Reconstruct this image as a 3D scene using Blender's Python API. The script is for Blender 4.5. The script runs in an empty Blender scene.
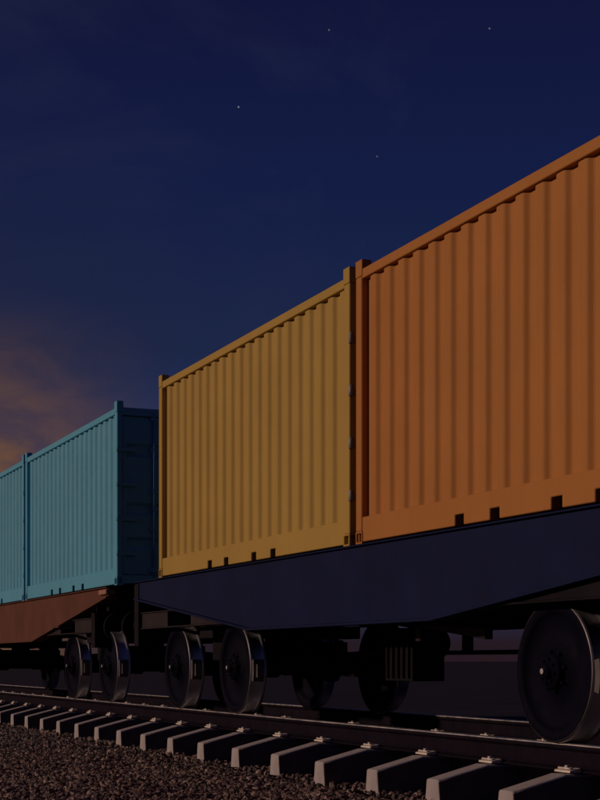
import bpy, bmesh, math, random
from mathutils import Vector, Matrix
random.seed(7)
sc = bpy.context.scene
C = sc.collection
R = math.radians

# ------------------------------------------------------------------ camera
# world frame: the track runs along X (away from the camera = -X), rails at
# Y 6.25 and 8.15, top of rail at z = 0, camera above the ballast at the origin
CAM_H = 0.6175
cd = bpy.data.cameras.new('camera')
cd.sensor_fit = 'AUTO'; cd.sensor_width = 36.0
cd.lens = 36.0 * 1522 / 800
cd.shift_y = 261 / 800
cd.clip_start = 0.05; cd.clip_end = 9000
cam = bpy.data.objects.new('camera', cd); C.objects.link(cam)
cam.location = (0, 0, CAM_H)
cam.rotation_euler = (R(90), 0, R(90 - 22.6))
sc.camera = cam

# ------------------------------------------------------------------ light
SUN_EL, SUN_B = R(16), R(22)            # low sun, behind the camera to its left
to_sun = Vector((-math.sin(SUN_B) * math.cos(SUN_EL), -math.cos(SUN_B) * math.cos(SUN_EL), math.sin(SUN_EL)))
sd = bpy.data.lights.new('sun', 'SUN'); sd.energy = 1.75; sd.angle = R(2.5); sd.color = (1.0, 0.69, 0.50)
sun = bpy.data.objects.new('sun', sd); C.objects.link(sun)
sun.rotation_euler = to_sun.to_track_quat('Z', 'Y').to_euler()
sun.location = (-20, -20, 30)

sc.view_settings.view_transform = 'Standard'
sc.view_settings.look = 'None'
sc.view_settings.exposure = 0.0
sc.view_settings.gamma = 1.0

def view_dir(px, py):                   # a direction in the sky, from the place where it is seen
    v = Vector((-0.9232, 0.3843, 0)) * 1522 + Vector((0.3843, 0.9232, 0)) * (px - 300) + Vector((0, 0, 661 - py))
    return v.normalized()

W = bpy.data.worlds.new('World'); sc.world = W; W.use_nodes = True
nt = W.node_tree; nt.nodes.clear()
def N(tree, kind, **kw):
    n = tree.nodes.new(kind)
    for k, v in kw.items(): setattr(n, k, v)
    return n
def ramp(tree, fac, stops, interp='LINEAR'):
    n = N(tree, 'ShaderNodeValToRGB'); n.color_ramp.interpolation = interp
    e = n.color_ramp.elements
    while len(e) < len(stops): e.new(0.5)
    for i, (p, c) in enumerate(stops):
        e[i].position = p; e[i].color = (*c, 1) if len(c) == 3 else c
    tree.links.new(fac, n.inputs[0]); return n.outputs[0]
def mth(tree, op, a, b=None, clamp=False):
    n = N(tree, 'ShaderNodeMath', operation=op); n.use_clamp = clamp
    for i, v in enumerate((a, b)):
        if v is None: continue
        if isinstance(v, (int, float)): n.inputs[i].default_value = v
        else: tree.links.new(v, n.inputs[i])
    return n.outputs[0]
def mixc(tree, fac, a, b, mode='MIX'):
    n = N(tree, 'ShaderNodeMix', data_type='RGBA', blend_type=mode)
    for s, v in ((n.inputs[0], fac), (n.inputs[6], a), (n.inputs[7], b)):
        if isinstance(v, (int, float)): s.default_value = v
        elif isinstance(v, tuple): s.default_value = (*v, 1)
        else: tree.links.new(v, s)
    return n.outputs[2]
tc = N(nt, 'ShaderNodeTexCoord')
D = tc.outputs['Generated']
sx = N(nt, 'ShaderNodeSeparateXYZ'); nt.links.new(D, sx.inputs[0])
z = mth(nt, 'MAXIMUM', sx.outputs[2], 0.0)
def noise(tree, vec, scale, detail=5, rough=0.55, sc3=None, loc=None, dist=0.0):
    if sc3 or loc:
        m = N(tree, 'ShaderNodeMapping'); tree.links.new(vec, m.inputs[0])
        if sc3: m.inputs['Scale'].default_value = sc3
        if loc: m.inputs['Location'].default_value = loc
        vec = m.outputs[0]
    n = N(tree, 'ShaderNodeTexNoise'); tree.links.new(vec, n.inputs['Vector'])
    n.inputs['Scale'].default_value = scale; n.inputs['Detail'].default_value = detail
    n.inputs['Roughness'].default_value = rough; n.inputs['Distortion'].default_value = dist
    return n.outputs[0]
# clear dusk sky, darkest blue overhead; unseen low blue band brightened to light shaded faces
base = ramp(nt, z, [(0.0, (.020, .0095, .013)), (0.012, (.017, .010, .016)), (0.04, (.024, .027, .064)), (0.09, (.023, .043, .130)), (0.15, (.016, .029, .092)), (0.20, (.0105, .0195, .064)),
                    (0.30, (.0068, .0125, .058)), (0.42, (.0056, .0068, .038)), (1.0, (.005, .006, .034))])
# afterglow towards the side the sun stands on
h = N(nt, 'ShaderNodeVectorMath', operation='DOT_PRODUCT'); nt.links.new(D, h.inputs[0])
sh = Vector((-math.sin(R(46)), -math.cos(R(46)), 0)); h.inputs[1].default_value = sh
az = N(nt, 'ShaderNodeMapRange', interpolation_type='SMOOTHSTEP'); nt.links.new(h.outputs['Value'], az.inputs[0])
az.inputs[1].default_value = 0.455; az.inputs[2].default_value = 0.60
az2 = N(nt, 'ShaderNodeMapRange', interpolation_type='SMOOTHSTEP'); nt.links.new(h.outputs['Value'], az2.inputs[0])
az2.inputs[1].default_value = 0.36; az2.inputs[2].default_value = 0.64
low = N(nt, 'ShaderNodeMapRange', interpolation_type='SMOOTHSTEP'); nt.links.new(z, low.inputs[0])
low.inputs[1].default_value = 0.24; low.inputs[2].default_value = 0.12
low_w = N(nt, 'ShaderNodeMapRange', interpolation_type='SMOOTHSTEP'); nt.links.new(z, low_w.inputs[0])
low_w.inputs[1].default_value = 0.44; low_w.inputs[2].default_value = 0.08
cl = noise(nt, D, 11.0, 8, .6, (1, 1, 2.6), (.3, .7, .15), .6)
cl_s = ramp(nt, cl, [(.33, (.42,) * 3), (.58, (1.0,) * 3)], 'EASE')
glow_f = mth(nt, 'MULTIPLY', mth(nt, 'MULTIPLY', az.outputs[0], low.outputs[0]), cl_s)
c1 = mixc(nt, mth(nt, 'MULTIPLY', mth(nt, 'MULTIPLY', az2.outputs[0], low_w.outputs[0]), .6), base, (.019, .018, .036))
c2 = mixc(nt, glow_f, c1, (.160, .078, .036))
# thin high wisps
ws = noise(nt, D, 3.2, 6, .62, (1, 1.4, 2.6), (2.1, .4, 1.2), .6)
ws_f = mth(nt, 'MULTIPLY', ramp(nt, ws, [(.48, (0,) * 3), (.74, (1,) * 3)]), .5)
c3 = mixc(nt, ws_f, c2, (.017, .022, .060))
# stars: fixed directions all over the sky
star_dirs = [(view_dir(238.5, 107), .5), (view_dir(377, 156.5), .22), (view_dir(489.5, 28.5), .3), (view_dir(329, 30), .26)]
rs = random.Random(3)
for i in range(14):
    a = rs.uniform(0, 6.28); e = rs.uniform(.5, .97)
    star_dirs.append((Vector((math.cos(a) * math.sqrt(1 - e * e), math.sin(a) * math.sqrt(1 - e * e), e)), rs.uniform(.2, .5)))
acc = None
for v, s in star_dirs:
    d = N(nt, 'ShaderNodeVectorMath', operation='DISTANCE'); nt.links.new(D, d.inputs[0]); d.inputs[1].default_value = v
    f = mth(nt, 'MULTIPLY', mth(nt, 'SUBTRACT', 1.0, mth(nt, 'MULTIPLY', d.outputs['Value'], 1 / .0007), True), s * .6)
    acc = f if acc is None else mth(nt, 'ADD', acc, f)
c4 = mixc(nt, acc, c3, (1.0, .98, .95))
bg = N(nt, 'ShaderNodeBackground'); nt.links.new(c4, bg.inputs[0]); bg.inputs[1].default_value = 1.0
wo = N(nt, 'ShaderNodeOutputWorld'); nt.links.new(bg.outputs[0], wo.inputs[0])

# ------------------------------------------------------------------ materials
def material(name, col, rough=.6, metal=0.0, var=.15, var_scale=1.5, streak=0.0, grit=0.0, bump=0.0, bump_scale=60,
             dirt=None, dirt_amt=0.0, spec=.3):
    m = bpy.data.materials.new(name); m.use_nodes = True
    t = m.node_tree; b = t.nodes['Principled BSDF']
    b.inputs['Roughness'].default_value = rough; b.inputs['Metallic'].default_value = metal
    b.inputs['Specular IOR Level'].default_value = spec
    co = N(t, 'ShaderNodeTexCoord').outputs['Object']
    f = noise(t, co, var_scale, 6, .6)
    lo = tuple(c * (1 - var) for c in col); hi = tuple(min(1, c * (1 + var)) for c in col)
    c = ramp(t, f, [(.3, lo), (.7, hi)])
    if streak:
        s = noise(t, co, 1.0, 5, .65, (9, 9, .55))
        c = mixc(t, mth(t, 'MULTIPLY', ramp(t, s, [(.52, (0,) * 3), (.78, (1,) * 3)]), streak), c, dirt or (.05, .035, .025))
    if dirt_amt:
        s2 = noise(t, co, 4.5, 8, .7)
        c = mixc(t, mth(t, 'MULTIPLY', ramp(t, s2, [(.52, (0,) * 3), (.72, (1,) * 3)]), dirt_amt), c, dirt or (.05, .035, .025))
    if grit:
        g = noise(t, co, 90, 3, .7)
        c = mixc(t, grit, c, ramp(t, g, [(.3, (.35,) * 3), (.7, (1.0,) * 3)]), 'MULTIPLY')
    t.links.new(c, b.inputs['Base Color'])
    r = noise(t, co, 6, 5, .6)
    t.links.new(ramp(t, r, [(.3, (max(0, rough - .08),) * 3), (.7, (min(1, rough + .08),) * 3)]), b.inputs['Roughness'])
    if bump:
        bn = N(t, 'ShaderNodeBump'); bn.inputs['Strength'].default_value = bump; bn.inputs['Distance'].default_value = .01
        t.links.new(noise(t, co, bump_scale, 4, .6), bn.inputs['Height']); t.links.new(bn.outputs[0], b.inputs['Normal'])
    return m
M = {}
M['yellow'] = material('yellow_container_paint', (.40, .268, .074), .6, 0, .06, .9, .14, 0, .06, 5, (.20, .12, .04), .06, .07)
M['orange'] = material('orange_container_paint', (.40, .172, .052), .6, 0, .06, .9, .14, 0, .06, 5, (.18, .07, .025), .06, .07)
M['cyan'] = material('cyan_container_paint', (.098, .355, .54), .6, 0, .06, .9, .14, 0, .06, 5, (.06, .16, .20), .06, .12)
M['navy'] = material('dark_blue_wagon_paint', (.0065, .0115, .052), .6, 0, .2, 1.2, .25, 0, .05, 20, (.014, .012, .022), .3, .06)
M['brown'] = material('oxide_brown_wagon_paint', (.115, .047, .036), .6, 0, .18, 1.2, .25, 0, .05, 20, (.05, .025, .02), .3, .08)  # warm glow on the second wagon is put into its base colour
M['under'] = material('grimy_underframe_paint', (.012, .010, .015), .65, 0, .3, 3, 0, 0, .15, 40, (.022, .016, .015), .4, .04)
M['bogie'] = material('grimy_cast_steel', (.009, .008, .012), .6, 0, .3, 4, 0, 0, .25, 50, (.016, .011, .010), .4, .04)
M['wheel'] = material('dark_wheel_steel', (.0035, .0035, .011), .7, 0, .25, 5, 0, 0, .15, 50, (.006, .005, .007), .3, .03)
M['tread'] = material('polished_tread_steel', (.46, .46, .52), .44, 1.0, .1, 8, 0, 0, .03, 80)
M['rail_side'] = material('rusty_rail_side', (.010, .007, .014), .7, 0, .3, 6, 0, .2, .3, 60, (.014, .008, .008), .4, .03)
M['rail_top'] = material('polished_rail_top', (.55, .52, .52), .42, 1.0, .1, 4, 0, 0, .02, 80)
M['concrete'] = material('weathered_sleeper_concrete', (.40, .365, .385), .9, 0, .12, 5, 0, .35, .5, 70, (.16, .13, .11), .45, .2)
M['concrete_side'] = material('shade_toned_sleeper_concrete', (.13, .105, .10), .9, 0, .3, 5, 0, .35, .5, 70, (.05, .04, .035), .6, .1)  # sleeper sides darkened in colour to imitate shade between the sleepers
M['clip'] = material('galvanised_clip_steel', (.60, .54, .50), .5, .3, .15, 20, 0, 0, .1, 90)
M['galv'] = material('galvanised_fitting_steel', (.20, .19, .19), .6, .2, .15, 15, 0, 0, .1, 90)
M['dark'] = material('black_floor_timber', (.012, .011, .012), .8, 0, .2, 5)
M['earth'] = material('dark_ballast_earth', (.028, .024, .040), .95, 0, .3, .5, 0, .5, .6, 20, (.03, .022, .02), .5, .1)
def gravel_mat():
    m = bpy.data.materials.new('crushed_ballast_stone'); m.use_nodes = True
    t = m.node_tree; b = t.nodes['Principled BSDF']
    oi = N(t, 'ShaderNodeObjectInfo').outputs['Random']
    c = ramp(t, oi, [(0, (.045, .026, .024)), (.45, (.115, .068, .060)), (.8, (.24, .155, .135)), (1, (.46, .34, .30))])
    co = N(t, 'ShaderNodeTexCoord').outputs['Object']
    c = mixc(t, .5, c, ramp(t, noise(t, co, 6, 5, .7), [(.3, (.45,) * 3), (.7, (1.2,) * 3)]), 'MULTIPLY')
    t.links.new(c, b.inputs['Base Color']); b.inputs['Roughness'].default_value = .62
    b.inputs['Specular IOR Level'].default_value = .5
    bn = N(t, 'ShaderNodeBump'); bn.inputs['Strength'].default_value = .4; bn.inputs['Distance'].default_value = .05
    t.links.new(noise(t, co, 9, 4, .7), bn.inputs['Height']); t.links.new(bn.outputs[0], b.inputs['Normal'])
    return m
M['gravel'] = gravel_mat()

# ------------------------------------------------------------------ mesh helpers
class MB:
    def __init__(self): self.v = []; self.f = []; self.m = []; self.smooth = []
    def add(self, vs, fs, mi=0, sm=False):
        o = len(self.v); self.v += [tuple(p) for p in vs]
        for f in fs: self.f.append([i + o for i in f]); self.m.append(mi); self.smooth.append(sm)
        return self
    def box(self, x0, x1, y0, y1, z0, z1, mi=0):
        vs = [(x, y, z) for z in (z0, z1) for y in (y0, y1) for x in (x0, x1)]
        return self.add(vs, [(0, 2, 3, 1), (4, 5, 7, 6), (0, 1, 5, 4), (2, 6, 7, 3), (0, 4, 6, 2), (1, 3, 7, 5)], mi)
    def prism(self, prof, axis, a0, a1, mi=0):   # prof: list of 2-D points on the plane across `axis`
        def P(p, a): return {'x': (a, p[0], p[1]), 'y': (p[0], a, p[1]), 'z': (p[0], p[1], a)}[axis]
        n = len(prof)
        vs = [P(p, a0) for p in prof] + [P(p, a1) for p in prof]
        fs = [tuple(range(n)), tuple(range(2 * n - 1, n - 1, -1))]
        fs += [(i, i + n, (i + 1) % n + n, (i + 1) % n) for i in range(n)]
        return self.add(vs, fs, mi)
    def strip(self, prof, axis, a0, a1, mi=0, sm=False):   # open sheet
        def P(p, a): return {'x': (a, p[0], p[1]), 'y': (p[0], a, p[1]), 'z': (p[0], p[1], a)}[axis]
        n = len(prof)
        vs = [P(p, a0) for p in prof] + [P(p, a1) for p in prof]
        return self.add(vs, [(i, i + 1, i + 1 + n, i + n) for i in range(n - 1)], mi, sm)
    def tube(self, p0, p1, r, n=10, mi=0):
        p0, p1 = Vector(p0), Vector(p1); q = (p1 - p0).to_track_quat('Z', 'Y')
        vs = [p + q @ Vector((r * math.cos(a), r * math.sin(a), 0)) for p in (p0, p1) for a in [2 * math.pi * k / n for k in range(n)]]
        self.add(vs, [(i, (i + 1) % n, (i + 1) % n + n, i + n) for i in range(n)], mi, True)
        return self.add(vs, [tuple(range(n - 1, -1, -1)), tuple(range(n, 2 * n))], mi)
    def lathe_y(self, prof, c, n=48, mfun=None):  # prof: (radius, y)
        cx, cy, cz = c; k = len(prof); vs = []
        for j in range(n):
            a = 2 * math.pi * j / n
            vs += [(cx + r * math.cos(a), cy + y, cz + r * math.sin(a)) for r, y in prof]
        o = len(self.v); self.v += vs
        for j in range(n):
            for i in range(k - 1):
                a, b = j * k + i, ((j + 1) % n) * k + i
                self.f.append([a + o, a + 1 + o, b + 1 + o, b + o]); self.m.append(mfun(i) if mfun else 0); self.smooth.append(True)
        return self
    def mesh(self, name, mats):
        me = bpy.data.meshes.new(name); me.from_pydata(self.v, [], self.f)
        for m in (mats if isinstance(mats, (list, tuple)) else [mats]): me.materials.append(m)
        for p, mi, s in zip(me.polygons, self.m, self.smooth): p.material_index = mi; p.use_smooth = s
        bm = bmesh.new(); bm.from_mesh(me); bmesh.ops.remove_doubles(bm, verts=bm.verts, dist=1e-5)
        bmesh.ops.recalc_face_normals(bm, faces=bm.faces); bm.to_mesh(me); bm.free()
        return me
    def build(self, name, mats, parent=None, bevel=0, solid=0, segs=1):
        return link(name, self.mesh(name, mats), parent, bevel, solid, segs)
def link(name, me, parent=None, bevel=0, solid=0, segs=1):
    o = bpy.data.objects.new(name, me); C.objects.link(o)
    if parent: o.parent = parent
    if solid:
        s = o.modifiers.new('solid', 'SOLIDIFY'); s.thickness = solid; s.offset = 0
    if bevel:
        b = o.modifiers.new('bevel', 'BEVEL'); b.width = bevel; b.segments = segs; b.limit_method = 'ANGLE'; b.angle_limit = R(35)
        b.harden_normals = False
    return o
def tag(o, label, cat, group=None, kind=None):
    if label: o['label'] = label
    if cat: o['category'] = cat
    if group: o['group'] = group
    if kind: o['kind'] = kind
    return o
def empty(name, loc):
    o = bpy.data.objects.new(name, None); C.objects.link(o); o.location = loc; o.empty_display_size = .3
    return o
def copy_tree(o, parent=None):
    c = o.copy(); C.objects.link(c)
    if parent: c.parent = parent
    for ch in o.children: copy_tree(ch, c)
    return c

# ------------------------------------------------------------------ ground
GZ = -0.50
def ground():
    bm = bmesh.new()
    xs = [-4000, -400, -120] + [-60 + i * 1.5 for i in range(51)] + [60, 400, 4000]
    ys = [-4000, -400, -60, -12] + [-4 + i * 1.0 for i in range(25)] + [40, 120, 400, 4000]
    def hz(x, y):
        e = max(0, min(1, (y - 12) / 8)) if y > 0 else max(0, min(1, (-y - 4) / 8))
        return GZ - .09 + e * (math.sin(x * .31 + y * .2) * .03 + math.sin(x * .09 - y * .13) * .05) - e * .12
    g = [[bm.verts.new((x, y, hz(x, y))) for x in xs] for y in ys]
    for j in range(len(ys) - 1):
        for i in range(len(xs) - 1):
            bm.faces.new((g[j][i], g[j][i + 1], g[j + 1][i + 1], g[j + 1][i])).smooth = True
    me = bpy.data.meshes.new('ground'); bm.to_mesh(me); bm.free(); me.materials.append(M['earth'])
    o = link('ground', me); o['kind'] = 'structure'
ground()

# ------------------------------------------------------------------ containers
CL, CW, CH = 6.06, 2.44, 2.59
def corr(x0, x1, d_out, d_in, pitch=.287):
    n = round((x1 - x0) / pitch); p = (x1 - x0) / n; pts = []
    for i in range(n):
        a = x0 + i * p
        e = lambda t: d_in + (d_out - d_in) * t          # pressed ribs with rounded shoulders
        pts += [(a + p * u, e(t)) for u, t in ((.0, .02), (.04, 0), (.20, 0), (.25, .06), (.30, .22), (.40, .78), (.45, .94), (.50, 1), (.74, 1), (.79, .94), (.84, .78), (.94, .22))]
    return pts + [(x1, d_in)]
def container_meshes(mat):
    X, Y, m = CL / 2, CW / 2, {}
    px, py = .130, .085                                  # corner post section
    b = MB(); b.strip([(x, -Y + d) for x, d in corr(-X + px, X - px, .034, .072)], 'z', .24, CH - .085); m['side_panel'] = (b.mesh('side_panel', mat), 0, .004)
    b = MB(); b.strip([(x, Y - d) for x, d in corr(-X + px, X - px, .030, .075)], 'z', .24, CH - .085); m['side_panel_b'] = (b.mesh('side_panel', mat), 0, .004)
    b = MB(); b.strip([(-X + d, y) for y, d in corr(-Y + py, Y - py, .020, .065)], 'z', .15, CH - .09); m['end_panel'] = (b.mesh('end_panel', mat), 0, .004)
    b = MB(); b.strip([(x, CH - .03 - d * .5) for x, d in corr(-X + .06, X - .06, 0, .04)], 'y', -Y + .04, Y - .04); m['roof'] = (b.mesh('roof', mat), 0, .004)
    for s, k in ((-1, 'top_rail'), (1, 'top_rail_b')):
        y0, y1 = sorted((s * (Y - .008), s * (Y - .09)))
        b = MB(); b.box(-X + px, X - px, y0, y1, CH - .115, CH - .025); m[k] = (b.mesh('top_rail', mat), .006, 0)
    pk = [(-1.025, .15), (-.45, .15), (.45, .15), (1.025, .15)]
    prof = [(-X + px, .02)]
    for c, w in pk:
        prof += [(c - w / 2, .02), (c - w / 2, .11), (c + w / 2, .11), (c + w / 2, .02)]
    prof += [(X - px, .02), (X - px, .25), (-X + px, .25)]
    for s, k in ((-1, 'bottom_rail'), (1, 'bottom_rail_b')):
        y0, y1 = sorted((s * (Y - .012), s * (Y - .10)))
        b = MB(); b.prism(prof, 'y', y0, y1); m[k] = (b.mesh('bottom_rail', mat), .006, 0)
    b = MB(); b.box(-X + .1, X - .1, -Y + .105, Y - .105, .125, .18); m['floor'] = (b.mesh('floor', M['dark']), 0, 0)
    b = MB()
    for c, w in pk:
        for sx in (-1, 1):
            x0, x1 = sorted((c + sx * w / 2, c + sx * (w / 2 + .012))); b.box(x0, x1, -Y + .105, Y - .105, .02, .122)
    m['fork_pocket'] = (b.mesh('fork_pocket', M['dark']), 0, 0)
    for sx in (-1, 1):
        for sy in (-1, 1):
            x0, x1 = sorted((sx * (X - .002), sx * (X - px))); y0, y1 = sorted((sy * (Y - .003), sy * (Y - py)))
            b = MB(); b.box(x0, x1, y0, y1, .118, CH - .09); m['corner_post', sx, sy] = (b.mesh('corner_post', mat), .008, 0)
            for zz, z0 in ((0, 0.0), (1, CH - .09)):
                bm = bmesh.new(); bmesh.ops.create_cube(bm, size=1)
                x0, x1 = sorted((sx * X, sx * (X - .142))); y0, y1 = sorted((sy * Y, sy * (Y - .10))); hgt = .118 if zz == 0 else .155
                for v in bm.verts:
                    v.co = Vector((x0 if v.co.x < 0 else x1, y0 if v.co.y < 0 else y1, z0 if v.co.z < 0 else z0 + hgt))
                for f in [f for f in bm.faces if (zz == 0 and (f.normal.y * sy > .9 or f.normal.x * sx > .9)) or (zz == 1 and f.normal.z > .9)]:
                    bmesh.ops.inset_individual(bm, faces=[f], thickness=.026)
                    bmesh.ops.inset_individual(bm, faces=[f], thickness=.003, depth=-.04)
                me = bpy.data.meshes.new('corner_casting'); bm.to_mesh(me); bm.free(); me.materials.append(mat)
                m['corner_casting', sx, sy, zz] = (me, .005, 0)
    # door end at +X
    b = MB(); b.box(X - .14, X - .006, -Y + py, Y - py, CH - .135, CH - .025); m['door_header'] = (b.mesh('door_header', mat), .005, 0)
    b = MB(); b.box(X - .14, X - .006, -Y + py, Y - py, .03, .15); m['door_sill'] = (b.mesh('door_sill', mat), .005, 0)
    fr = X - .05; bk = X - .09
    dp = [(.16, fr), (.52, fr), (.56, bk), (.66, bk), (.70, fr), (1.02, fr), (1.06, bk), (1.16, bk), (1.20, fr), (1.86, fr), (1.90, bk), (2.02, bk), (2.06, fr), (CH - .145, fr)]
    prof = [(x, z) for z, x in dp] + [(X - .12, CH - .145), (X - .12, .16)]
    for s in (-1, 1):
        y0, y1 = sorted((s * .006, s * (Y - py - .012)))
        b = MB(); b.prism(prof, 'y', y0, y1)
        yy0, yy1 = sorted((s * (Y - py - .07), s * (Y - py - .012))); b.box(X - .049, X - .035, yy0, yy1, .17, CH - .155)
        yy0, yy1 = sorted((s * .008, s * .07)); b.box(X - .049, X - .035, yy0, yy1, .17, CH - .155)
        m['door', s] = (b.mesh('door', mat), .004, 0)
        for z in (.42, .92, 1.42, 1.92):
            b = MB()
            ya, yb = sorted((s * (Y - .02), s * (Y - .30))); b.box(X - .032, X + .004, ya, yb, z + .01, z + .07)
            b.tube((X + .014, s * (Y - .012), z), (X + .018, s * (Y - .012), z + .105), .026, 10)
            m['hinge', s, z] = (b.mesh('hinge', M['hinge_' + mat.name.split('_')[0]]), .003, 0)
        for y in (.22, .66):
            b = MB(); b.tube((X - .010, s * y, .10), (X - .010, s * y, CH - .08), .019, 8)
            for z in (.2, .8, 1.35, 1.95, CH - .2):
                b.box(X - .034, X + .006, s * y - .05, s * y + .05, z, z + .05)
            m['locking_bar', s, y] = (b.mesh('locking_bar', M['hinge_' + mat.name.split('_')[0]]), 0, 0)
            b = MB(); hx = s * y; dirn = -s if y > .4 else s
            y0, y1 = sorted((hx, hx + dirn * .34)); b.box(X + .008, X + .022, y0, y1, 1.10, 1.135); b.box(X - .03, X + .02, hx - .03, hx + .03, 1.07, 1.16)
            m['door_handle', s, y] = (b.mesh('door_handle', M['hinge_' + mat.name.split('_')[0]]), .003, 0)
    return m
M['hinge_yellow'] = M['galv']; M['hinge_orange'] = M['galv']; M['hinge_cyan'] = M['cyan']
def container(mat, s_left, label, deck):
    t = tag(empty('shipping_container', (-(s_left - CL / 2), 7.2, deck)), label, 'shipping container', 'containers loaded on the flat wagons')
    meshes = container_meshes(mat); doors = {}
    for k, (me, bv, so) in meshes.items():
        kk = k[0] if isinstance(k, tuple) else k.replace('_b', '') if k.endswith('_b') else k
        if kk in ('hinge', 'locking_bar', 'door_handle'): continue
        o = link(kk, me, t, bv, so)
        if kk == 'door': doors[k[1]] = o
    for k, (me, bv, so) in meshes.items():
        if isinstance(k, tuple) and k[0] in ('hinge', 'locking_bar', 'door_handle'):
            link(k[0], me, doors[k[1]], bv, so)
    return t
DECK = 1.71
container(M['orange'], 13.01, 'orange corrugated shipping container, nearest and largest, running out of the picture', DECK)
container(M['yellow'], 19.21, 'yellow corrugated shipping container between the orange and the blue-green ones', DECK)
container(M['cyan'], 27.28, 'blue-green shipping container whose dark blue door end faces the yellow one', DECK)
container(M['cyan'], 33.48, 'blue-green shipping container cut off by the left edge of the picture', DECK)

# ------------------------------------------------------------------ wagons
YC = 7.2; RN, RF = 6.25, 8.15
WR = 0.54
M['rim'] = material('worn_rim_edge_steel', (.10, .095, .11), .5, .9, .2, 9)
wprof = [(.0, -.085), (.045, -.085), (.055, -.07), (.06, -.045), (.125, -.04), (.138, -.02), (.142, .01), (.180, .02), (.20, .045),
         (.30, .062), (.415, .052), (.445, .018), (.455, .0), (.525, .0), (.5385, .008), (.540, .02), (.545, .135),
         (.565, .150), (.575, .170), (.570, .190), (.545, .197), (.455, .197), (.44, .18), (.41, .14), (.20, .13), (.15, .15), (.14, .2), (.0, .2)]
def wheel_mesh(flip):
    b = MB(); b.lathe_y(wprof, (0, 0, 0), 56, lambda i: 2 if i == 13 else 1 if 14 <= i <= 18 else 0)
    for k in range(8):
        a = 2 * math.pi * k / 8 + .2
        b.tube((.155 * math.cos(a), -.012, .155 * math.sin(a)), (.155 * math.cos(a), .03, .155 * math.sin(a)), .014, 6)
        a += .39
        b.tube((.092 * math.cos(a), -.062, .092 * math.sin(a)), (.092 * math.cos(a), -.03, .092 * math.sin(a)), .011, 6)
    b.tube((0, -.10, 0), (0, -.08, 0), .022, 10, 1)
    if flip: b.v = [(x, -y, z) for x, y, z in b.v]
    return b.mesh('wheel', [M['wheel'], M['tread'], M['rim']])
WM = {0: wheel_mesh(False), 1: wheel_mesh(True)}
ax = MB(); ax.tube((0, RN + .1, 0), (0, RF - .1, 0), .085, 16); AXM = ax.mesh('axle', M['bogie'])
def shoe_mesh(flip):
    b = MB(); n = 7; prof = []
    a0, a1 = R(-13), R(11)
    for i in range(n):
        a = a0 + (a1 - a0) * i / (n - 1); prof.append(((WR + .012) * math.cos(a), (WR + .012) * math.sin(a)))
    for i in range(n - 1, -1, -1):
        a = a0 + (a1 - a0) * i / (n - 1); prof.append(((WR + .075) * math.cos(a), (WR + .075) * math.sin(a)))
    b.prism(prof, 'y', 0.01, .135)
    b.box(WR + .07, WR + .13, .035, .11, -.09, .06)
    if flip: b.v = [(-x, y, z) for x, y, z in b.v]
    return b.mesh('brake_shoe', M['shoe'])
M['bracket'] = material('lit_tone_bracket_paint', (.30, .15, .11), .6, 0, .1, 6)  # wagon brown lightened in colour to imitate a sunlit bracket
M['shoe'] = material('worn_brake_iron', (.10, .095, .10), .5, .6, .2, 10)
SHM = {0: shoe_mesh(False), 1: shoe_mesh(True)}
def spring_mesh():
    b = MB(); n = 5; tr = 9; pts = []
    for i in range(n * 12 + 1):
        a = 2 * math.pi * i / 12; pts.append(Vector((.075 * math.cos(a), .075 * math.sin(a), .24 * i / (n * 12))))
    for p, q in zip(pts, pts[1:]): b.tube(p, q, .016, 6)
    b.box(-.1, .1, -.1, .1, -.025, -.002); b.box(-.1, .1, -.1, .1, .242, .262)
    return b.mesh('spring', M['bogie'])
SPM = spring_mesh()
def bogie(parent, P, s0, wb):
    """bogie with its two wheelsets at s0 +- wb/2; P is the wagon's origin"""
    ox, oy, oz = P
    x0 = -s0 - ox
    f = MB(); hb = wb / 2
    for y in (RN + .30, RF - .42):
        prof = [(x0 - hb - .42, .50), (x0 - hb - .42, .66), (x0 - hb - .15, .74), (x0 - .5, .70), (x0 - .35, .60), (x0 + .35, .60), (x0 + .5, .70), (x0 + hb + .15, .74),
                (x0 + hb + .42, .66), (x0 + hb + .42, .50), (x0 + hb + .15, .42), (x0 + .45, .44), (x0 + .35, .36), (x0 - .35, .36), (x0 - .45, .44), (x0 - hb - .15, .42)]
        f.prism([(a, c - oz) for a, c in prof], 'y', y - oy, y + .12 - oy)
    f.box(x0 - .24, x0 + .24, RN + .12 - oy, RF - .12 - oy, .62 - oz, .86 - oz)
    for xx in (x0 - hb - .38, x0 + hb + .28):
        f.box(xx, xx + .1, RN + .06 - oy, RF - .06 - oy, .52 - oz, .64 - oz)
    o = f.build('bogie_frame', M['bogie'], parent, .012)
    def put(name, me, x, y, z):
        c = link(name, me, o); c.location = (x, y - oy, z - oz); return c
    for sx in (-1, 1):
        xx = x0 + sx * hb
        put('axle', AXM, xx, 0, WR)
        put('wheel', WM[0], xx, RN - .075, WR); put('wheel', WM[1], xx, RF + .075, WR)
        put('brake_shoe', SHM[0], xx, RN - .075, WR - .02)
        put('brake_shoe', SHM[0], xx, RF - .065, WR - .02)
    for sx in (-1, 1):
        for y in (RN + .36, RF - .36): put('spring', SPM, x0 + sx * .42, y, .66)
    return o
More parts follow.
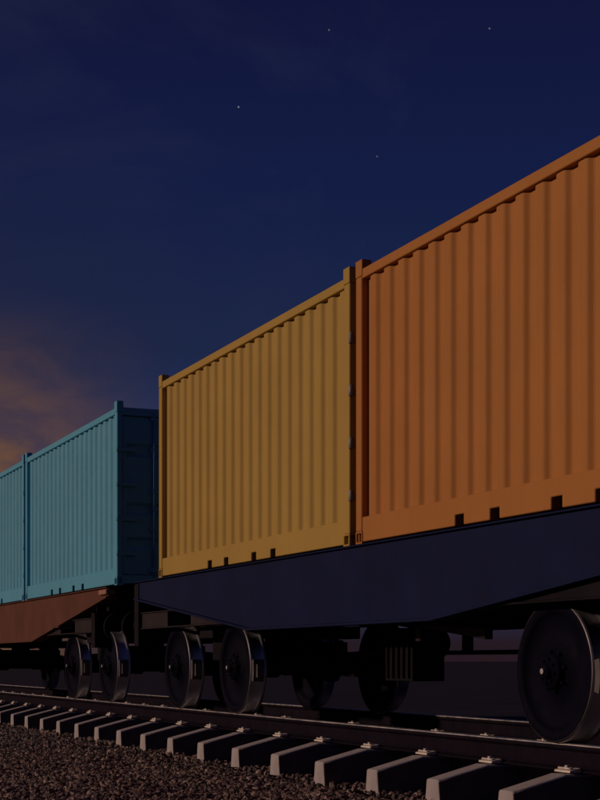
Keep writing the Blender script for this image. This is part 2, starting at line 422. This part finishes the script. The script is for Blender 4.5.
def wagon(label, mat, e_l, e_r, k_l, k_r, ze_l, ze_r, head_l, head_r, bogies, wb, buf_l, buf_r):
    """s positions: deck ends e_l > e_r, belly knees k_l > k_r, headstocks head_l, head_r"""
    sm = (e_l + e_r) / 2; P = (-sm, YC, 0.0)
    t = tag(empty('flat_wagon', P), label, 'railway wagon', 'container flat wagons of the train')
    X = lambda s: -s + sm
    TZ, BZ = 1.692, .985
    for s_, y in ((-1, 6.0), (1, 8.4)):
        yy = y - YC
        prof = [(X(e_l), TZ), (X(e_l), ze_l), (X(k_l), BZ), (X(k_r), BZ), (X(e_r), ze_r), (X(e_r), TZ)]
        b = MB(); y0, y1 = sorted((yy, yy - s_ * .03)); b.prism(prof, 'y', y0, y1)
        o = b.build('side_beam', mat, t, .003)
        fl = MB(); y0, y1 = sorted((yy + s_ * .035, yy - s_ * .12))
        fl.box(X(e_l) - .01, X(e_r) + .01, y0, y1, TZ + .001, TZ + .016)
        fl.build('top_flange', mat, o, .003)
        fl = MB(); pth = [(X(e_l) - .01, ze_l), (X(k_l), BZ), (X(k_r), BZ), (X(e_r) + .01, ze_r)]
        prof2 = [(a, c - .002) for a, c in pth] + [(a, c - .028) for a, c in reversed(pth)]
        y0, y1 = sorted((yy + s_ * .040, yy - s_ * .16)); fl.prism(prof2, 'y', y0, y1)
        fl.build('bottom_flange', mat, o, .003)
        # stiffeners on the inner face
        ya, yb = sorted((yy - s_ * .032, yy - s_ * .14)); b = MB(); b.box(-.01, .01, ya, yb, BZ + .01, TZ - .01); sm_ = b.mesh('stiffener', mat)
        s = k_r + .4
        while s < k_l:
            link('stiffener', sm_, o).location.x = X(s); s += 1.1
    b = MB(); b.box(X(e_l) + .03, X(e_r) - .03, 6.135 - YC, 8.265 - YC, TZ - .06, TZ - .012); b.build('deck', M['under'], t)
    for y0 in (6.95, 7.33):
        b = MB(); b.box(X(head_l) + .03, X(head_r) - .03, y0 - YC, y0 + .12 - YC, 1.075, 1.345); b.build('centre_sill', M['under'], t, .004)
    for s_, y in ((-1, 6.03), (1, 8.37)):               # low side members under the raking ends, with one square opening
        for ea, kb in ((head_l - .0, k_l + 1.0), (head_r, k_r - 1.0)):
            dr = 1 if kb < ea else -1
            op = (ea - dr * 1.35, ea - dr * 2.30)
            b = MB(); yy = y - YC
            for p, q in ((ea - dr * .2, op[0]), (op[1], kb)):
                xx = sorted((X(p), X(q))); yb = sorted((yy, yy - s_ * .03)); b.box(xx[0], xx[1], yb[0], yb[1], 1.070, 1.262)
            xx = sorted((X(ea - dr * .2), X(kb))); yb = sorted((yy + s_ * .02, yy - s_ * .10))
            b.box(xx[0], xx[1], yb[0], yb[1], 1.263, 1.280); b.box(xx[0], xx[1], yb[0], yb[1], 1.052, 1.069)
            b.build('lower_sill', M['sill'] if ea > 10 else M['under'], t, .003)  # near wagon's right end takes a darker material to imitate the fading glow
    s = e_r + .5
    while s < e_l - .3:
        b = MB(); b.box(X(s) - .06, X(s) + .06, 6.13 - YC, 8.27 - YC, 1.37, TZ - .065); b.build('crossbeam', M['under'], t); s += 1.3
    for s0 in bogies:
        b = MB(); b.box(X(s0) - .25, X(s0) + .25, 6.2 - YC, 8.2 - YC, .90, 1.055); b.tube((X(s0), 0, .83), (X(s0), 0, .91), .2, 16); b.build('bolster', M['under'], t, .006)
        bogie(t, P, s0, wb)
    for hs, sg, bl in ((head_l, -1, buf_l), (head_r, 1, buf_r)):
        xa, xb = sorted((X(hs), X(hs) + sg * .03))
        b = MB(); b.box(xa, xb, 6.02 - YC, 8.38 - YC, .95, 1.62); b.build('headstock', M['under'], t, .004)
        for y in (5.985, 8.20):
            b = MB(); xa2, xb2 = sorted((X(hs) + sg * .032, X(hs) - sg * .17)); b.box(xa2, xb2, y - YC, y + .2 - YC, .82, 1.676 if abs(hs - (e_l if sg < 0 else e_r)) < .5 else 1.35)
            b.build('end_post', M['under'], t, .006)
        for y in (YC - .89, YC + .89):
            bu = MB(); x1 = X(hs) + sg * .03
            bu.tube((x1, y - YC, 1.13), (x1 + sg * bl * .55, y - YC, 1.13), .115, 16)
            bu.tube((x1 + sg * bl * .5, y - YC, 1.13), (x1 + sg * bl, y - YC, 1.13), .075, 14)
            bo = bu.build('buffer', M['under'], t)
            hd = MB(); hd.tube((x1 + sg * bl, y - YC, 1.13), (x1 + sg * (bl + .05), y - YC, 1.13), .225, 24); hd.build('buffer_head', M['under'], bo, .01)
        cp = MB(); x1 = X(hs) + sg * .03
        cp.box(*sorted((x1, x1 + sg * .25)), -.09, .09, 1.02, 1.22); cp.tube((x1 + sg * .22, 0, 1.12), (x1 + sg * .6, 0, 1.06), .035, 8)
        cp.build('coupling', M['bogie'], t, .006)
    return t, X
M['sill'] = material('grey_sill_paint', (.028, .023, .028), .5, .1, .2, 3, 0, 0, .1, 30, (.03, .02, .02), .4, .08)
A, XA = wagon('dark blue fishbelly flat wagon carrying the yellow and orange containers', M['navy'], 20.30, 6.4, 15.86, 11.48, 1.486, 1.486,
              20.33, 6.37, (17.94, 8.775), 2.19, .95, .5)
B, XB = wagon('rust brown fishbelly flat wagon carrying the two blue-green containers', M['brown'], 35.6, 21.75, 31.6, 26.7, 1.5, 1.575,
              35.63, 22.5, (33.3, 23.5), 2.2, .5, .12)
# underfloor gear of the near wagon
def part(b, name, mat, parent, bevel=.006): return b.build(name, mat, parent, bevel)
b = MB(); b.box(XA(13.75), XA(13.15), -.55, -.20, .42, .94)
eb = part(b, 'equipment_box', M['bogie'], A)
for i in range(5):
    xx = XA(13.75) + .06 + i * .115; b = MB(); b.box(xx, xx + .03, -.575, -.552, .45, .91); b.build('cooling_rib', M['bogie'], eb)
b = MB(); b.tube((XA(14.9), .1, .80), (XA(13.9), .1, .80), .17, 20); b.tube((XA(13.9), .1, .80), (XA(13.76), .1, .80), .05, 10); part(b, 'air_reservoir', M['bogie'], A, 0)
b = MB(); b.prism([(XA(12.55), .93), (XA(12.55), .99), (XA(11.30), .90), (XA(11.30), .80)], 'y', -.80, -.72); b.box(XA(12.6), XA(12.5), -.8, -.72, .80, 1.06); part(b, 'brake_lever', M['sill'], A)
b = MB(); b.tube((XA(16.8), 0, .70), (XA(10.0), 0, .70), .022, 8); part(b, 'brake_rod', M['bogie'], A, 0)
b = MB()
for s in (13.05, 11.2): b.box(XA(s) - .03, XA(s) + .03, -.05, .05, .68, 1.38)
part(b, 'rod_hanger', M['bogie'], A)
b = MB(); b.box(XB(22.15), XB(21.72), 5.955 - YC, 6.1 - YC, 1.60, 1.672); part(b, 'deck_bracket', M['bracket'], B)
b = MB(); b.box(XB(25.0), XB(24.55), 5.93 - YC, 6.2 - YC, 1.165, 1.185); part(b, 'foot_step', M['brown'], B)

# ------------------------------------------------------------------ track
RP = [(-.08, -.2), (.08, -.2), (.08, -.188), (.03, -.172), (.012, -.15), (.012, -.058), (.03, -.045), (.038, -.036), (.038, -.012), (.034, -.003), (.028, 0), (-.028, 0),
      (-.034, -.003), (-.038, -.012), (-.038, -.036), (-.03, -.045), (-.012, -.058), (-.012, -.15), (-.03, -.172), (-.08, -.188)]
for y, lab in ((RN, 'near steel rail with a thin polished top running in front of the wheels'), (RF, 'far steel rail seen only in gaps between the wheels')):
    b = MB(); n = len(RP)
    for x0, x1 in ((-900, 60),):
        vs = [(x0, y + p, q) for p, q in RP] + [(x1, y + p, q) for p, q in RP]
        for i in range(n):
            b.add([vs[i], vs[(i + 1) % n], vs[(i + 1) % n + n], vs[i + n]], [(0, 1, 2, 3)], 1 if 8 <= i <= 12 else 0)
        b.add([vs[i] for i in range(n)], [tuple(range(n))]); b.add([vs[i + n] for i in range(n)], [tuple(range(n - 1, -1, -1))])
    tag(b.build('rail', [M['rail_side'], M['rail_top']]), lab, 'rail', 'rails of the track')

def sleeper_mesh():
    bm = bmesh.new()
    st = [(5.60, -.317, .090), (5.70, -.292, .092), (6.04, -.207, .094), (6.50, -.207, .094), (6.85, -.27, .092), (7.55, -.27, .092), (7.90, -.207, .094), (8.36, -.207, .094), (8.70, -.292, .092), (8.80, -.317, .090)]
    rings = []
    for y, zt, w in st:
        zb = -.535; rings.append([bm.verts.new(p) for p in ((-.135, y, zb), (.135, y, zb), (w + .014, y, zt - .016), (w, y, zt), (-w, y, zt), (-w - .014, y, zt - .016))])
    for a, c in zip(rings, rings[1:]):
        for i in range(6): bm.faces.new((a[i], a[(i + 1) % 6], c[(i + 1) % 6], c[i]))
    bm.faces.new(rings[0]); bm.faces.new(rings[-1][::-1])
    bmesh.ops.recalc_face_normals(bm, faces=bm.faces)
    for v in bm.verts: v.co.y -= YC
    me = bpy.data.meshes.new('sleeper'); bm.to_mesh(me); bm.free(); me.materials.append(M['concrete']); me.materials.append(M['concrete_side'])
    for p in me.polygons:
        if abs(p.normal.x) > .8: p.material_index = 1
    return me
SLM = sleeper_mesh()
cb = MB(); cb.prism([(-.070, .012), (-.066, .026), (.02, .044), (.03, .03), (.03, .012)], 'x', -.105, .105); cb.tube((0, -.025, .02), (0, -.025, .062), .018, 6)
cb.tube((-.085, -.045, .040), (.085, -.045, .040), .009, 6)
CLM = cb.mesh('rail_clip', M['clip'])
def make_sleeper():
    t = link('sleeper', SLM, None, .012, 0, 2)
    for y, r in ((RN - .105, 0), (RN + .105, math.pi), (RF - .105, 0), (RF + .105, math.pi)):
        c = link('rail_clip', CLM, t); c.location = (0, y - YC, -.207); c.rotation_euler.z = r
    return t
ordw = ['nearest', 'second', 'third', 'fourth', 'fifth', 'sixth', 'seventh', 'eighth', 'ninth', 'tenth', 'eleventh', 'twelfth', 'thirteenth', 'fourteenth', 'fifteenth', 'sixteenth', 'seventeenth', 'eighteenth']
s0 = 10.72 - 2 * 1.135; proto = make_sleeper()
for i in range(-3, 34):
    o = proto if i == -3 else copy_tree(proto)
    o.location = (-(s0 + i * 1.135), YC, random.uniform(-.004, .004)); o.rotation_euler.z = random.uniform(-.006, .006)
    if 0 <= i < len(ordw):
        lab = 'pale concrete sleeper under the rails, %s one counted from the right edge' % ordw[i] if i else 'pale concrete sleeper under the rails at the right edge, nearest one'
    elif i < 0: lab = 'pale concrete sleeper beyond the right edge of the picture'
    else: lab = 'far concrete sleeper at the left edge, only part of it showing'
    tag(o, lab, 'railway sleeper', 'concrete sleepers under the track')

# ------------------------------------------------------------------ ballast
def stone(seed):
    r = random.Random(seed); bm = bmesh.new(); bmesh.ops.create_icosphere(bm, subdivisions=1, radius=.5)
    for i in range(5):
        n = Vector((r.gauss(0, 1), r.gauss(0, 1), r.gauss(0, 1))).normalized(); d = r.uniform(.26, .40)
        for v in bm.verts:
            k = v.co.dot(n) - d
            if k > 0: v.co -= n * k
    sx, sy, sz = r.uniform(.85, 1.25), r.uniform(.7, 1.0), r.uniform(.6, .9)
    for v in bm.verts: v.co = Vector((v.co.x * sx, v.co.y * sy, v.co.z * sz)) * r.uniform(.93, 1.07)
    me = bpy.data.meshes.new('stone'); bm.to_mesh(me); bm.free(); me.materials.append(M['gravel']); return me
stones = bpy.data.collections.new('ballast_stones')
for i in range(7):
    so = bpy.data.objects.new('ballast_stone', stone(40 + i)); stones.objects.link(so)

def ballast(name, label, x0, x1, y0, y1, dens, hfun, seed, nx, ny):
    bm = bmesh.new()
    g = [[bm.verts.new((x0 + (x1 - x0) * i / nx, y0 + (y1 - y0) * j / ny, 0)) for i in range(nx + 1)] for j in range(ny + 1)]
    for row in g:
        for v in row: v.co.z = hfun(v.co.x, v.co.y)
    for j in range(ny):
        for i in range(nx): bm.faces.new((g[j][i], g[j][i + 1], g[j + 1][i + 1], g[j + 1][i]))
    me = bpy.data.meshes.new(name); bm.to_mesh(me); bm.free(); me.materials.append(M['earth'])
    o = link(name, me); tag(o, label, 'gravel', None, 'stuff')
    ng = bpy.data.node_groups.new(name, 'GeometryNodeTree')
    ng.interface.new_socket('Geometry', in_out='INPUT', socket_type='NodeSocketGeometry')
    ng.interface.new_socket('Geometry', in_out='OUTPUT', socket_type='NodeSocketGeometry')
    gi, go = N(ng, 'NodeGroupInput'), N(ng, 'NodeGroupOutput')
    dp = N(ng, 'GeometryNodeDistributePointsOnFaces'); dp.inputs['Density'].default_value = dens; dp.inputs['Seed'].default_value = seed
    ci = N(ng, 'GeometryNodeCollectionInfo'); ci.inputs['Collection'].default_value = stones
    ci.inputs['Separate Children'].default_value = True; ci.inputs['Reset Children'].default_value = True
    ip = N(ng, 'GeometryNodeInstanceOnPoints'); ip.inputs['Pick Instance'].default_value = True
    rr = N(ng, 'FunctionNodeRandomValue', data_type='FLOAT_VECTOR'); rr.inputs[1].default_value = (6.28, 6.28, 6.28)
    rs_ = N(ng, 'FunctionNodeRandomValue', data_type='FLOAT'); rs_.inputs[2].default_value = .15; rs_.inputs[3].default_value = .315
    jn = N(ng, 'GeometryNodeJoinGeometry'); L = ng.links.new
    L(gi.outputs[0], dp.inputs[0]); L(dp.outputs[0], ip.inputs['Points']); L(ci.outputs[0], ip.inputs['Instance'])
    L(rr.outputs[0], ip.inputs['Rotation']); pw = N(ng, 'ShaderNodeMath', operation='POWER'); pw.inputs[1].default_value = 2.0; L(rs_.outputs[1], pw.inputs[0]); L(pw.outputs[0], ip.inputs['Scale'])
    L(ip.outputs[0], jn.inputs[0]); L(gi.outputs[0], jn.inputs[0]); L(jn.outputs[0], go.inputs[0])
    md = o.modifiers.new('stones', 'NODES'); md.node_group = ng
    return o
def bump(x, y): return .018 * math.sin(x * 2.1 + y * 1.3) + .014 * math.sin(x * 4.7 - y * 3.1 + 1) + .012 * math.sin(x * 9 + y * 7)
def h_front(x, y):
    e = min(1, max(0, (5.56 - y) / .5))
    return GZ - .01 + .6 * bump(x, y) * e - .05 * (1 - e)
def h_track(x, y):
    return GZ - .02 + .5 * bump(x, y)
ballast('gravel', 'loose grey brown ballast stones in front of the sleeper ends', -36, 1, -1.0, 5.56, 800, h_front, 1, 150, 30)
ballast('gravel', 'ballast stones between the sleepers and behind the train', -46, 1, 5.56, 11.5, 300, h_track, 2, 150, 24)
